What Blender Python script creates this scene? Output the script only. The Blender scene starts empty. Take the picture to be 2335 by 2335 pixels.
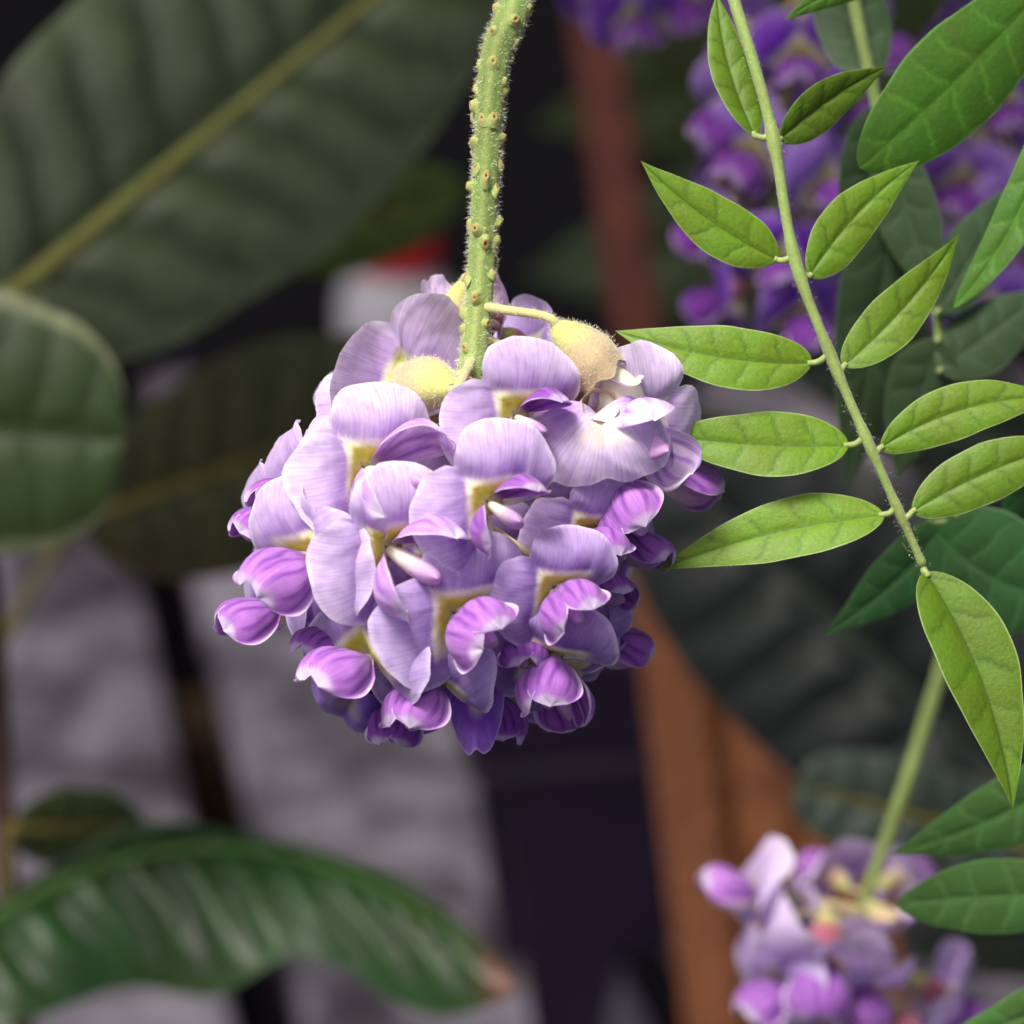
import bpy, math, random
import numpy as np
from mathutils import Matrix, Vector

scn = bpy.context.scene
COL = scn.collection
R = math.radians
rng = np.random.default_rng(7)
random.seed(7)

# ------------------------------------------------------------------ camera
PITCH = R(20.0)
FOCUS = 0.600                     # metres from the lens to the middle of the flower cluster
FRAME = 0.160                     # metres across the frame at that distance
PX = 2335.0                       # photograph size in pixels
K = FRAME / FOCUS / PX            # metres per pixel per metre of depth
CR = np.array([1.0, 0, 0])
CF = np.array([0, math.cos(PITCH), -math.sin(PITCH)])
CU = np.array([0, math.sin(PITCH), math.cos(PITCH)])
CAM = np.array([0.0, -0.56, 0.75])

cd = bpy.data.cameras.new('camera')
cam = bpy.data.objects.new('camera', cd)
COL.objects.link(cam)
cam.location = CAM
cam.rotation_euler = (R(90) - PITCH, 0, 0)
cd.sensor_width = 36.0
cd.lens = 36.0 * FOCUS / FRAME
cd.clip_start = 0.02
cd.clip_end = 800.0
cd.dof.use_dof = True
cd.dof.focus_distance = 0.588
cd.dof.aperture_fstop = 15.0
cd.dof.aperture_blades = 0
scn.camera = cam

# ------------------------------------------------------------------ light
SUN_EL, SUN_AZ = R(64), R(222)          # azimuth clockwise from +Y: behind the camera, to the left
world = bpy.data.worlds.new('World')
scn.world = world
world.use_nodes = True
wn = world.node_tree.nodes
bg = wn['Background']
sky = wn.new('ShaderNodeTexSky')
sky.sky_type = 'NISHITA'
sky.sun_disc = False
sky.sun_elevation = SUN_EL
sky.sun_rotation = SUN_AZ
sky.air_density = 0.25
sky.dust_density = 5.0
sky.ozone_density = 0.4
world.node_tree.links.new(sky.outputs[0], bg.inputs[0])
bg.inputs[1].default_value = 0.09
sd = bpy.data.lights.new('sun', 'SUN')
sd.energy = 2.1
sd.angle = R(18)
sd.color = (1.0, 0.95, 0.88)
sun = bpy.data.objects.new('sun', sd)
COL.objects.link(sun)
sdir = Vector((math.sin(SUN_AZ) * math.cos(SUN_EL), math.cos(SUN_AZ) * math.cos(SUN_EL), math.sin(SUN_EL)))
sun.rotation_euler = sdir.to_track_quat('Z', 'Y').to_euler()
sun.location = (0, 0, 3)

vs = scn.view_settings
vs.view_transform = 'Standard'
vs.look = 'None'
vs.gamma = 1.0
vs.use_curve_mapping = False
vs.exposure = 1.35
scn.cycles.use_denoising = True
scn.cycles.max_bounces = 8
scn.cycles.transparent_max_bounces = 8

# ------------------------------------------------------------------ helpers
def pix(px, py, d):
    """photo pixel + distance along the view axis -> world point"""
    return CAM + CF * d + CR * ((px - PX / 2) * K * d) + CU * ((PX / 2 - py) * K * d)

def dis(x, y, d):                       # pixel of the 1932-wide view
    return pix(x * PX / 1932, y * PX / 1932, d)

def ground(px, py, z=0.0):
    v = CF + CR * ((px - PX / 2) * K) + CU * ((PX / 2 - py) * K)
    return CAM + v * ((z - CAM[2]) / v[2])

def ivec(ix, iy, ic):
    return CR * ix - CU * iy - CF * ic  # image right, image down, towards the camera

def nrm(v):
    v = np.asarray(v, float)
    return v / (np.linalg.norm(v) + 1e-12)

def lin(r, g, b):
    c = np.array([r, g, b], float) / 255
    return np.where(c <= 0.04045, c / 12.92, ((c + 0.055) / 1.055) ** 2.4)

def sstep(a, b, x):
    t = np.clip((x - a) / (b - a), 0, 1)
    return t * t * (3 - 2 * t)

def mix(a, b, t):
    t = np.asarray(t)[..., None]
    return a * (1 - t) + b * t

def grid_faces(n, m, wrap=False, off=0):
    i, j = np.meshgrid(np.arange(n - 1), np.arange(m if wrap else m - 1), indexing='ij')
    j2 = (j + 1) % m
    f = np.stack([i * m + j, i * m + j2, (i + 1) * m + j2, (i + 1) * m + j], -1).reshape(-1, 4)
    return f + off

class MB:
    """collects vertices, faces, colours and uvs; build() links them as one mesh object"""
    def __init__(self):
        self.v, self.f, self.c, self.u, self.n = [], [], [], [], 0
    def add(self, v, f, c=None, uv=None):
        v = np.asarray(v, float).reshape(-1, 3)
        k = len(v)
        if c is None: c = np.ones(3)
        c = np.broadcast_to(np.asarray(c, float), (k, 3)) if np.ndim(c) == 1 else np.asarray(c, float).reshape(-1, 3)
        if uv is None: uv = np.zeros((k, 2))
        self.v.append(v); self.c.append(c); self.u.append(np.asarray(uv, float).reshape(-1, 2))
        self.f.extend((np.asarray(q) + self.n).tolist() for q in f)
        self.n += k
        return self
    def grid(self, p, c=None, uv=None, wrap=False):
        return self.add(p.reshape(-1, 3), grid_faces(p.shape[0], p.shape[1], wrap), c, uv)
    def mesh(self, name, mat, smooth=True):
        me = bpy.data.meshes.new(name)
        v = np.concatenate(self.v); c = np.concatenate(self.c); u = np.concatenate(self.u)
        me.from_pydata(v.tolist(), [], self.f)
        a = me.color_attributes.new('Col', 'FLOAT_COLOR', 'POINT')
        a.data.foreach_set('color', np.hstack([c, np.ones((len(c), 1))]).astype(np.float32).ravel())
        uvl = me.uv_layers.new(name='UVMap')
        li = np.empty(len(me.loops), np.int32); me.loops.foreach_get('vertex_index', li)
        uvl.data.foreach_set('uv', u[li].astype(np.float32).ravel())
        if smooth:
            me.polygons.foreach_set('use_smooth', np.ones(len(me.polygons), bool))
        me.materials.append(mat)
        me.update()
        return me
    def build(self, name, mat, parent=None, mw=None, smooth=True):
        return link(name, self.mesh(name, mat, smooth), parent, mw)

def link(name, me, parent=None, mw=None):
    o = bpy.data.objects.new(name, me)
    COL.objects.link(o)
    if parent is not None: o.parent = parent
    if mw is not None: o.matrix_local = mw
    return o

def empty(name, loc, label, cat, group=None):
    o = bpy.data.objects.new(name, None)
    o.empty_display_size = 0.01
    COL.objects.link(o)
    o.location = loc
    tag(o, label, cat, group)
    return o

def tag(o, label=None, cat=None, group=None, kind=None):
    if label: o['label'] = label
    if cat: o['category'] = cat
    if group: o['group'] = group
    if kind: o['kind'] = kind
    return o

def spline(pts, n):
    """Catmull-Rom through points"""
    p = np.asarray(pts, float)
    p = np.vstack([2 * p[0] - p[1], p, 2 * p[-1] - p[-2]])
    m = len(p) - 3
    t = np.linspace(0, m - 1e-9, n)
    i = t.astype(int); s = (t - i)[:, None]
    a, b, c, d = p[i], p[i + 1], p[i + 2], p[i + 3]
    return 0.5 * (2 * b + (c - a) * s + (2 * a - 5 * b + 4 * c - d) * s ** 2 + (3 * b - a - 3 * c + d) * s ** 3)

def frames(path):
    t = np.gradient(path, axis=0)
    t /= np.linalg.norm(t, axis=1)[:, None] + 1e-12
    n = np.zeros_like(t)
    ref = np.array([0.0, -1, 0.05]) if abs(t[0][1]) < 0.9 else np.array([1.0, 0, 0])
    for i in range(len(t)):
        ref = nrm(ref - t[i] * ref.dot(t[i]))
        n[i] = ref
    return t, n, np.cross(t, n)

def tube(path, rad, m=12, ridge=0.0, nr=7, cap=True):
    path = np.asarray(path, float); rad = np.broadcast_to(rad, (len(path),))
    t, n, b = frames(path)
    a = np.linspace(0, 2 * np.pi, m, endpoint=False)
    rr = rad[:, None] * (1 + ridge * np.cos(nr * a)[None, :])
    p = path[:, None, :] + rr[..., None] * (np.cos(a)[None, :, None] * n[:, None, :] + np.sin(a)[None, :, None] * b[:, None, :])
    f = grid_faces(len(path), m, True).tolist()
    v = p.reshape(-1, 3)
    uv = np.stack(np.meshgrid(np.linspace(0, 1, len(path)), a / (2 * np.pi), indexing='ij'), -1).reshape(-1, 2)
    if cap:
        k = len(v)
        v = np.vstack([v, path[0], path[-1]]); uv = np.vstack([uv, [0, 0], [1, 0]])
        for j in range(m):
            f.append([k, (j + 1) % m, j]); f.append([k + 1, k - m + j, k - m + (j + 1) % m])
    return v, f, uv, (t, n, b)

def box(mb, c, x, y, z, col=(1, 1, 1), bev=0.0):
    """oriented box, c centre, x/y/z half-axis vectors, with chamfered long edges if bev"""
    c, x, y, z = map(np.asarray, (c, x, y, z))
    if bev:
        ly, lz = np.linalg.norm(y), np.linalg.norm(z)
        prof = [(-1, -1 + bev / lz), (-1 + bev / ly, -1), (1 - bev / ly, -1), (1, -1 + bev / lz),
                (1, 1 - bev / lz), (1 - bev / ly, 1), (-1 + bev / ly, 1), (-1, 1 - bev / lz)]
    else:
        prof = [(-1, -1), (1, -1), (1, 1), (-1, 1)]
    k = len(prof)
    v = [c + s * x + a * y + b * z for s in (-1, 1) for a, b in prof]
    f = [[j, (j + 1) % k, k + (j + 1) % k, k + j] for j in range(k)]
    f += [list(range(k))[::-1], list(range(k, 2 * k))]
    mb.add(v, f, col)

# ------------------------------------------------------------------ materials
def new_mat(name):
    m = bpy.data.materials.new(name)
    m.use_nodes = True
    nt = m.node_tree
    nt.nodes.clear()
    out = nt.nodes.new('ShaderNodeOutputMaterial')
    return m, nt, out

def N(nt, kind, **kw):
    n = nt.nodes.new(kind)
    for k, v in kw.items():
        if k.startswith('i_'):
            n.inputs[k[2:].replace('_', ' ')].default_value = v
        else:
            setattr(n, k, v)
    return n

def mat_petal():
    m, nt, out = new_mat('petal')
    L = nt.links.new
    at = N(nt, 'ShaderNodeAttribute', attribute_name='Col')
    uv = N(nt, 'ShaderNodeUVMap')
    mp = N(nt, 'ShaderNodeMapping')
    mp.inputs['Scale'].default_value = (105, 2.0, 1)
    L(uv.outputs[0], mp.inputs[0])
    no = N(nt, 'ShaderNodeTexNoise', i_Scale=1.0, i_Detail=2.0, i_Roughness=0.5, i_Distortion=0.2)
    L(mp.outputs[0], no.inputs['Vector'])
    rp = N(nt, 'ShaderNodeValToRGB')
    rp.color_ramp.elements[0].position = 0.46; rp.color_ramp.elements[0].color = (0, 0, 0, 1)
    rp.color_ramp.elements[1].position = 0.62; rp.color_ramp.elements[1].color = (1, 1, 1, 1)
    L(no.outputs[0], rp.inputs[0])
    mul = N(nt, 'ShaderNodeMath', operation='MULTIPLY'); mul.inputs[1].default_value = 0.36
    sep = N(nt, 'ShaderNodeSeparateColor'); L(at.outputs['Color'], sep.inputs[0])
    dv_ = N(nt, 'ShaderNodeMath', operation='DIVIDE'); L(sep.outputs[2], dv_.inputs[0]); L(sep.outputs[0], dv_.inputs[1])
    vm = N(nt, 'ShaderNodeMapRange'); vm.inputs[1].default_value = 0.75; vm.inputs[2].default_value = 1.1
    L(dv_.outputs[0], vm.inputs[0])
    vmul = N(nt, 'ShaderNodeMath', operation='MULTIPLY'); L(rp.outputs[0], vmul.inputs[0]); L(vm.outputs[0], vmul.inputs[1])
    L(vmul.outputs[0], mul.inputs[0])
    dk = N(nt, 'ShaderNodeMix', data_type='RGBA', blend_type='MULTIPLY')
    L(mul.outputs[0], dk.inputs[0]); L(at.outputs['Color'], dk.inputs[6])
    dk.inputs[7].default_value = (0.58, 0.38, 0.80, 1)
    # soft blotches
    tc = N(nt, 'ShaderNodeTexCoord')
    n2 = N(nt, 'ShaderNodeTexNoise', i_Scale=420.0, i_Detail=3.0, i_Roughness=0.6)
    L(tc.outputs['Object'], n2.inputs['Vector'])
    mr = N(nt, 'ShaderNodeMapRange'); mr.inputs[1].default_value = 0.3; mr.inputs[2].default_value = 0.7
    mr.inputs[3].default_value = 0.86; mr.inputs[4].default_value = 1.1
    L(n2.outputs[0], mr.inputs[0])
    hs = N(nt, 'ShaderNodeHueSaturation')
    L(mr.outputs[0], hs.inputs['Value']); L(dk.outputs[2], hs.inputs['Color'])
    bp = N(nt, 'ShaderNodeBump', i_Strength=0.10, i_Distance=0.0003)
    L(no.outputs[0], bp.inputs['Height'])
    pr = N(nt, 'ShaderNodeBsdfPrincipled', i_Roughness=0.62)
    pr.inputs['Specular IOR Level'].default_value = 0.2
    pr.inputs['Sheen Weight'].default_value = 0.2
    L(hs.outputs[0], pr.inputs['Base Color']); L(bp.outputs[0], pr.inputs['Normal'])
    tr = N(nt, 'ShaderNodeBsdfTranslucent')
    L(hs.outputs[0], tr.inputs[0])
    ms = N(nt, 'ShaderNodeMixShader'); ms.inputs[0].default_value = 0.36
    L(pr.outputs[0], ms.inputs[1]); L(tr.outputs[0], ms.inputs[2]); L(ms.outputs[0], out.inputs[0])
    return m

def mat_plant(name, rough=0.5, trans=0.2, nscale=900.0, var=0.12, bump=0.25, bdist=0.0003, spec=0.4, sheen=0.0):
    m, nt, out = new_mat(name)
    L = nt.links.new
    at = N(nt, 'ShaderNodeAttribute', attribute_name='Col')
    tc = N(nt, 'ShaderNodeTexCoord')
    n1 = N(nt, 'ShaderNodeTexNoise', i_Scale=nscale, i_Detail=4.0, i_Roughness=0.65)
    L(tc.outputs['Object'], n1.inputs['Vector'])
    n2 = N(nt, 'ShaderNodeTexNoise', i_Scale=nscale * 0.12, i_Detail=3.0)
    L(tc.outputs['Object'], n2.inputs['Vector'])
    ad = N(nt, 'ShaderNodeMath', operation='ADD'); L(n1.outputs[0], ad.inputs[0]); L(n2.outputs[0], ad.inputs[1])
    mr = N(nt, 'ShaderNodeMapRange'); mr.inputs[1].default_value = 0.7; mr.inputs[2].default_value = 1.3
    mr.inputs[3].default_value = 1 - var; mr.inputs[4].default_value = 1 + var
    L(ad.outputs[0], mr.inputs[0])
    hs = N(nt, 'ShaderNodeHueSaturation')
    hr = N(nt, 'ShaderNodeMapRange'); hr.inputs[1].default_value = 0.35; hr.inputs[2].default_value = 0.65
    hr.inputs[3].default_value = 0.5 - 0.04 * var; hr.inputs[4].default_value = 0.5 + 0.04 * var
    L(n2.outputs[0], hr.inputs[0]); L(hr.outputs[0], hs.inputs['Hue'])
    L(mr.outputs[0], hs.inputs['Value']); L(at.outputs['Color'], hs.inputs['Color'])
    bp = N(nt, 'ShaderNodeBump', i_Strength=bump, i_Distance=bdist)
    L(n1.outputs[0], bp.inputs['Height'])
    pr = N(nt, 'ShaderNodeBsdfPrincipled', i_Roughness=rough)
    pr.inputs['Specular IOR Level'].default_value = spec
    pr.inputs['Sheen Weight'].default_value = sheen
    L(hs.outputs[0], pr.inputs['Base Color']); L(bp.outputs[0], pr.inputs['Normal'])
    if trans > 0:
        tr = N(nt, 'ShaderNodeBsdfTranslucent'); L(hs.outputs[0], tr.inputs[0])
        ms = N(nt, 'ShaderNodeMixShader'); ms.inputs[0].default_value = trans
        L(pr.outputs[0], ms.inputs[1]); L(tr.outputs[0], ms.inputs[2]); L(ms.outputs[0], out.inputs[0])
    else:
        L(pr.outputs[0], out.inputs[0])
    return m

def mat_wood(name, c1, c2, stretch, scale, rough=0.75, bump=0.3, blot=None):
    m, nt, out = new_mat(name)
    L = nt.links.new
    tc = N(nt, 'ShaderNodeTexCoord')
    mp = N(nt, 'ShaderNodeMapping'); mp.inputs['Scale'].default_value = stretch
    L(tc.outputs['Object'], mp.inputs[0])
    no = N(nt, 'ShaderNodeTexNoise', i_Scale=scale, i_Detail=6.0, i_Roughness=0.6, i_Distortion=0.4)
    L(mp.outputs[0], no.inputs['Vector'])
    rp = N(nt, 'ShaderNodeValToRGB')
    rp.color_ramp.elements[0].position = 0.33; rp.color_ramp.elements[0].color = (*c1, 1)
    rp.color_ramp.elements[1].position = 0.68; rp.color_ramp.elements[1].color = (*c2, 1)
    L(no.outputs[0], rp.inputs[0])
    col = rp.outputs[0]
    if blot is not None:
        n2 = N(nt, 'ShaderNodeTexNoise', i_Scale=blot[0], i_Detail=5.0, i_Roughness=0.6)
        L(tc.outputs['Object'], n2.inputs['Vector'])
        r2 = N(nt, 'ShaderNodeValToRGB')
        r2.color_ramp.elements[0].position = 0.40; r2.color_ramp.elements[0].color = (blot[1],) * 3 + (1,)
        r2.color_ramp.elements[1].position = 0.62; r2.color_ramp.elements[1].color = (blot[2],) * 3 + (1,)
        L(n2.outputs[0], r2.inputs[0])
        mx = N(nt, 'ShaderNodeMix', data_type='RGBA', blend_type='MULTIPLY'); mx.inputs[0].default_value = 1.0
        L(col, mx.inputs[6]); L(r2.outputs[0], mx.inputs[7]); col = mx.outputs[2]
    bp = N(nt, 'ShaderNodeBump', i_Strength=bump, i_Distance=0.002)
    L(no.outputs[0], bp.inputs['Height'])
    pr = N(nt, 'ShaderNodeBsdfPrincipled', i_Roughness=rough)
    L(col, pr.inputs['Base Color']); L(bp.outputs[0], pr.inputs['Normal']); L(pr.outputs[0], out.inputs[0])
    return m

M_PETAL = mat_petal()
M_STEM = mat_plant('stem_green', 0.6, 0.0, 1500, 0.22, 0.5, 0.0002, 0.3, 0.25)
M_CALYX = mat_plant('calyx', 0.7, 0.15, 2200, 0.13, 0.4, 0.0003, 0.2, 0.5)
M_HAIR = mat_plant('hair', 0.5, 0.35, 600, 0.1, 0.0)
M_LEAF = mat_plant('leaflet', 0.5, 0.25, 1400, 0.17, 0.5, 0.0003, 0.35)
M_GLOSS = mat_plant('broad_leaf', 0.40, 0.10, 260, 0.34, 0.35, 0.0008, 0.5)
M_DECK = mat_wood('weathered_deck', lin(134, 126, 142), lin(196, 186, 200), (4, 2.0, 4), 7.0, 0.85, 0.4, (20.0, 0.30, 1.4))
M_FENCE = mat_wood('shade_black_fence', lin(10, 6, 14), lin(20, 16, 20), (8, 8, 1), 12.0, 0.8)  # near black carries the shade of the background
M_POST = mat_wood('orange_brown_timber', lin(124, 70, 36), lin(172, 106, 58), (40, 40, 2), 5.0, 0.6)
M_STAKE = mat_wood('shaded_timber', lin(84, 34, 24), lin(120, 58, 42), (40, 40, 2), 5.0, 0.7)  # darker than the orange timber to paint in shade on the upper length
M_BARK = mat_wood('bark', lin(52, 36, 26), lin(98, 72, 50), (60, 60, 12), 2.0, 0.85, 0.6)
M_EARTH = mat_wood('earth', lin(18, 12, 28), lin(34, 27, 42), (1, 1, 1), 14.0, 0.95, 0.6)
M_BLACK = mat_wood('black_plastic', lin(24, 13, 36), lin(38, 26, 52), (1, 1, 1), 30.0, 0.5, 0.1)
M_WHITE = mat_wood('white_plastic', lin(222, 220, 226), lin(236, 234, 240), (1, 1, 1), 30.0, 0.4, 0.05)
M_RED = mat_wood('red_plastic', lin(220, 10, 24), lin(235, 20, 34), (1, 1, 1), 30.0, 0.35, 0.05)

# ------------------------------------------------------------------ the setting
gr = MB()
gs = 400.0
gr.add([(-gs, -gs, -0.09), (gs, -gs, -0.09), (gs, gs, -0.09), (-gs, gs, -0.09)], [[0, 1, 2, 3]])
tag(gr.build('ground', M_EARTH), kind='structure')

# deck: boards run along one gap seen in the photograph
g0, g1 = ground(512, 1870), ground(345, 1150)
gd = nrm(np.array([g1[0] - g0[0], g1[1] - g0[1], 0]))
gn = np.array([gd[1], -gd[0], 0])                       # to the right
BW, GAP, BL = 0.142, 0.030, 2.2
deck = MB()
ctr = g0 + gd * 0.3
for s in (-1.2, -0.1, 1.0):
    box(deck, ctr + gd * s + np.array([0, 0, -0.0585]), gn * 2.3, gd * 0.03, np.array([0, 0, 0.0285]))
deck_o = deck.build('deck', M_BARK, smooth=False)
tag(deck_o, kind='structure')
bm_ = MB()
box(bm_, (0, 0, 0), (0, BL / 2, 0), (BW / 2, 0, 0), (0, 0, 0.0135), bev=0.004)
bme = bm_.mesh('board', M_DECK, smooth=False)
bang = math.atan2(-gd[0], gd[1])
for i in range(-13, 14):
    off = (i + 0.5) * (BW + GAP) if i >= 0 else (i + 0.5) * (BW + GAP)
    p = ctr + gn * off + gd * rng.uniform(-0.05, 0.05)
    flip = math.pi if rng.random() < 0.5 else 0.0
    link('board', bme, deck_o, Matrix.Translation((p[0], p[1], -0.0145 + rng.uniform(-0.001, 0.001))) @ Matrix.Rotation(bang + flip, 4, 'Z'))

# fence behind the deck, near black in place of the shade there
FY = CAM[1] + 2.33
fence = empty('board_fence', (0, FY, -0.09), 'boarded fence behind the grey deck, shade painted in as near black', 'fence')
fb = MB(); box(fb, (0, 0, 0.95), (0, 0, 0.95), (0.068, 0, 0), (0, 0.011, 0), bev=0.003)
fme = fb.mesh('plank', M_FENCE, False)
for i in range(-18, 19):
    link('plank', fme, fence, Matrix.Translation((i * 0.142, rng.uniform(-0.003, 0.003), 0)))
for z in (0.4, 1.5):
    rb = MB(); box(rb, (0, 0.031, z), (2.62, 0, 0), (0, 0.018, 0), (0, 0, 0.04)); rb.build('rail', M_FENCE, fence, smooth=False)

# leaf mass added out of view overhead to shade everything behind the flowers
can = MB()
nl = 5200
cp_ = np.stack([rng.uniform(-1.6, 1.6, nl), rng.uniform(-0.04, 2.5, nl), rng.uniform(1.02, 1.30, nl)], 1)
for c_ in cp_:
    a_, b_ = rng.uniform(0, 6.28), rng.uniform(-.5, .5)
    d_ = np.array([math.cos(a_), math.sin(a_), b_]); e_ = np.array([-math.sin(a_), math.cos(a_), rng.uniform(-.4, .4)])
    l_, w_ = rng.uniform(.045, .075), rng.uniform(.018, .028)
    can.add([c_ - d_ * l_, c_ - d_ * l_ * .3 + e_ * w_, c_ + d_ * l_ * .3 + e_ * w_ * .9, c_ + d_ * l_, c_ + d_ * l_ * .3 - e_ * w_ * .9, c_ - d_ * l_ * .3 - e_ * w_],
            [[0, 1, 2, 3], [0, 3, 4, 5]], lin(70, 104, 40) * rng.uniform(.7, 1.2))
tag(can.build('shade_canopy', M_LEAF, smooth=False), 'unseen mass of leaves added overhead to shade the deck', 'foliage', kind='stuff')

# ------------------------------------------------------------------ flower
S1, S2, S3 = [rng.uniform(0, 6.28, 400) for _ in range(3)]
_wk = [0]
def wav(a, k):
    i = _wk[0] % 390
    return (np.sin(a * k + S1[i]) + 0.6 * np.sin(a * k * 1.73 + S2[i]) + 0.4 * np.sin(a * k * 2.9 + S3[i])) / 2

LILAC, LILAC_D = lin(238, 218, 251), lin(128, 70, 190)
RING, RING_D = lin(168, 116, 212), lin(82, 36, 142)
WING, WING_D = lin(212, 152, 228), lin(146, 72, 180)
WVEIN, WVEIN_D = lin(146, 66, 182), lin(80, 22, 124)
EDGE, EDGE_D = lin(246, 240, 252), lin(196, 170, 226)
YEL, CREAM = lin(242, 244, 84), lin(252, 249, 226)

def rotm(ax, a):
    return np.array(Matrix.Rotation(a, 3, ax))

def strap(L=14.5, dark=0.2, bulge=5.2, fold=0.25, reflex=25, roll=3.0, width=1.0, A=2.3, na=57, nr=22, curl=(0.12, 0.12), yel=1.0, crump=1.0, ycol=1.0, **_):
    _wk[0] += 3
    a = np.linspace(-A, A, na)[None, :]
    q = np.linspace(0.0, 1, nr)[:, None]
    Ro = L * (0.74 + 0.22 * np.cos(a) + 0.05 * np.cos(2 * a + np.pi) - 0.09 * np.exp(-(a / 0.16) ** 2) + 0.028 * wav(a, 2.2) + 0.010 * wav(a + 2, 9))
    r = q * Ro
    up, lat = r * np.cos(a), r * np.sin(a) * width
    W = 0.72 * L
    t = np.abs(lat) / W
    sg = np.sign(lat)
    asym = 1 + 0.18 * sg * np.sin(S1[_wk[0] % 390])
    gro = 1.0 - 0.55 * sstep(0.45, 1.0, up / L)              # the crease fades towards the tip
    x = bulge * asym * gro * (2.5 * t - 2.9 * t * t) - fold * np.abs(lat)
    x = x - roll * (r / L) ** 2 * (0.45 + 0.55 * np.cos(a * 0.5))
    x = x - 2.6 * np.clip(1 - r / 3.2, 0, 1) ** 2
    x = x + crump * (0.75 * wav(a * 1.0, 2.6) * q ** 2 + 0.42 * wav(a + 1, 6.5) * q ** 4 + 0.2 * wav(a * 2 + q * 3, 5) * q)
    # margin curled back, each side by its own amount
    for s, cv in ((1, curl[0]), (-1, curl[1])):
        k = np.clip(s * lat / W - 0.30, 0, 1) ** 2 * cv
        x = x - 12 * k
        lat = lat - s * 4.0 * k
    k = np.clip(up / L - 0.55, 0, 1) ** 2 * 0.9 * (1 + 0.6 * np.sin(S2[_wk[0] % 390]))
    x = x - 9 * k
    up = up - 3.0 * k
    p = np.stack([x, lat, up], -1)
    p = p @ rotm('Y', -R(reflex)).T                  # lean the banner back
    rr = r
    c = mix(LILAC + 0 * rr[..., None], LILAC_D, np.full(rr.shape, dark))
    ring = mix(RING + 0 * rr[..., None], RING_D, np.full(rr.shape, dark))
    rg = sstep(1.5, 4.5, rr) * (1 - sstep(4.0, 9.5, rr)) * (0.35 + 0.65 * sstep(.5, 1.6, np.abs(a)))
    c = mix(c, ring, 0.80 * rg)
    c = mix(c, ring, 0.30 * sstep(0.25, 0.0, t) * sstep(3, 8, rr) * (1 - sstep(9, 14, rr)))
    B = 0 * q + 0 * a
    c = mix(c, mix(EDGE + 0 * c, EDGE_D, np.full(rr.shape, dark)), 0.9 * sstep(0.955, 0.985, q) + 0.35 * sstep(0.55, 0.97, q) * (0.6 + 0.4 * wav(a, 4)).clip(0, 1) + B)
    rid = np.exp(-(np.clip(np.abs(a) - 0.30, 0, 9) / 0.42) ** 2)
    c = mix(c, CREAM, yel * rid * (1 - sstep(4.6, 8.2, rr)) * 0.95)
    c = mix(c, YEL, ycol * yel * (1 - sstep(4.2, 6.4, rr)) * np.exp(-(np.clip(np.abs(a) - 0.22, 0, 9) / 0.36) ** 2))
    uv = np.stack([np.broadcast_to(a / (2 * A) + 0.5, rr.shape) + _wk[0] * 0.37, rr / 14.5], -1)
    return p * 1e-3, c, uv

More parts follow.
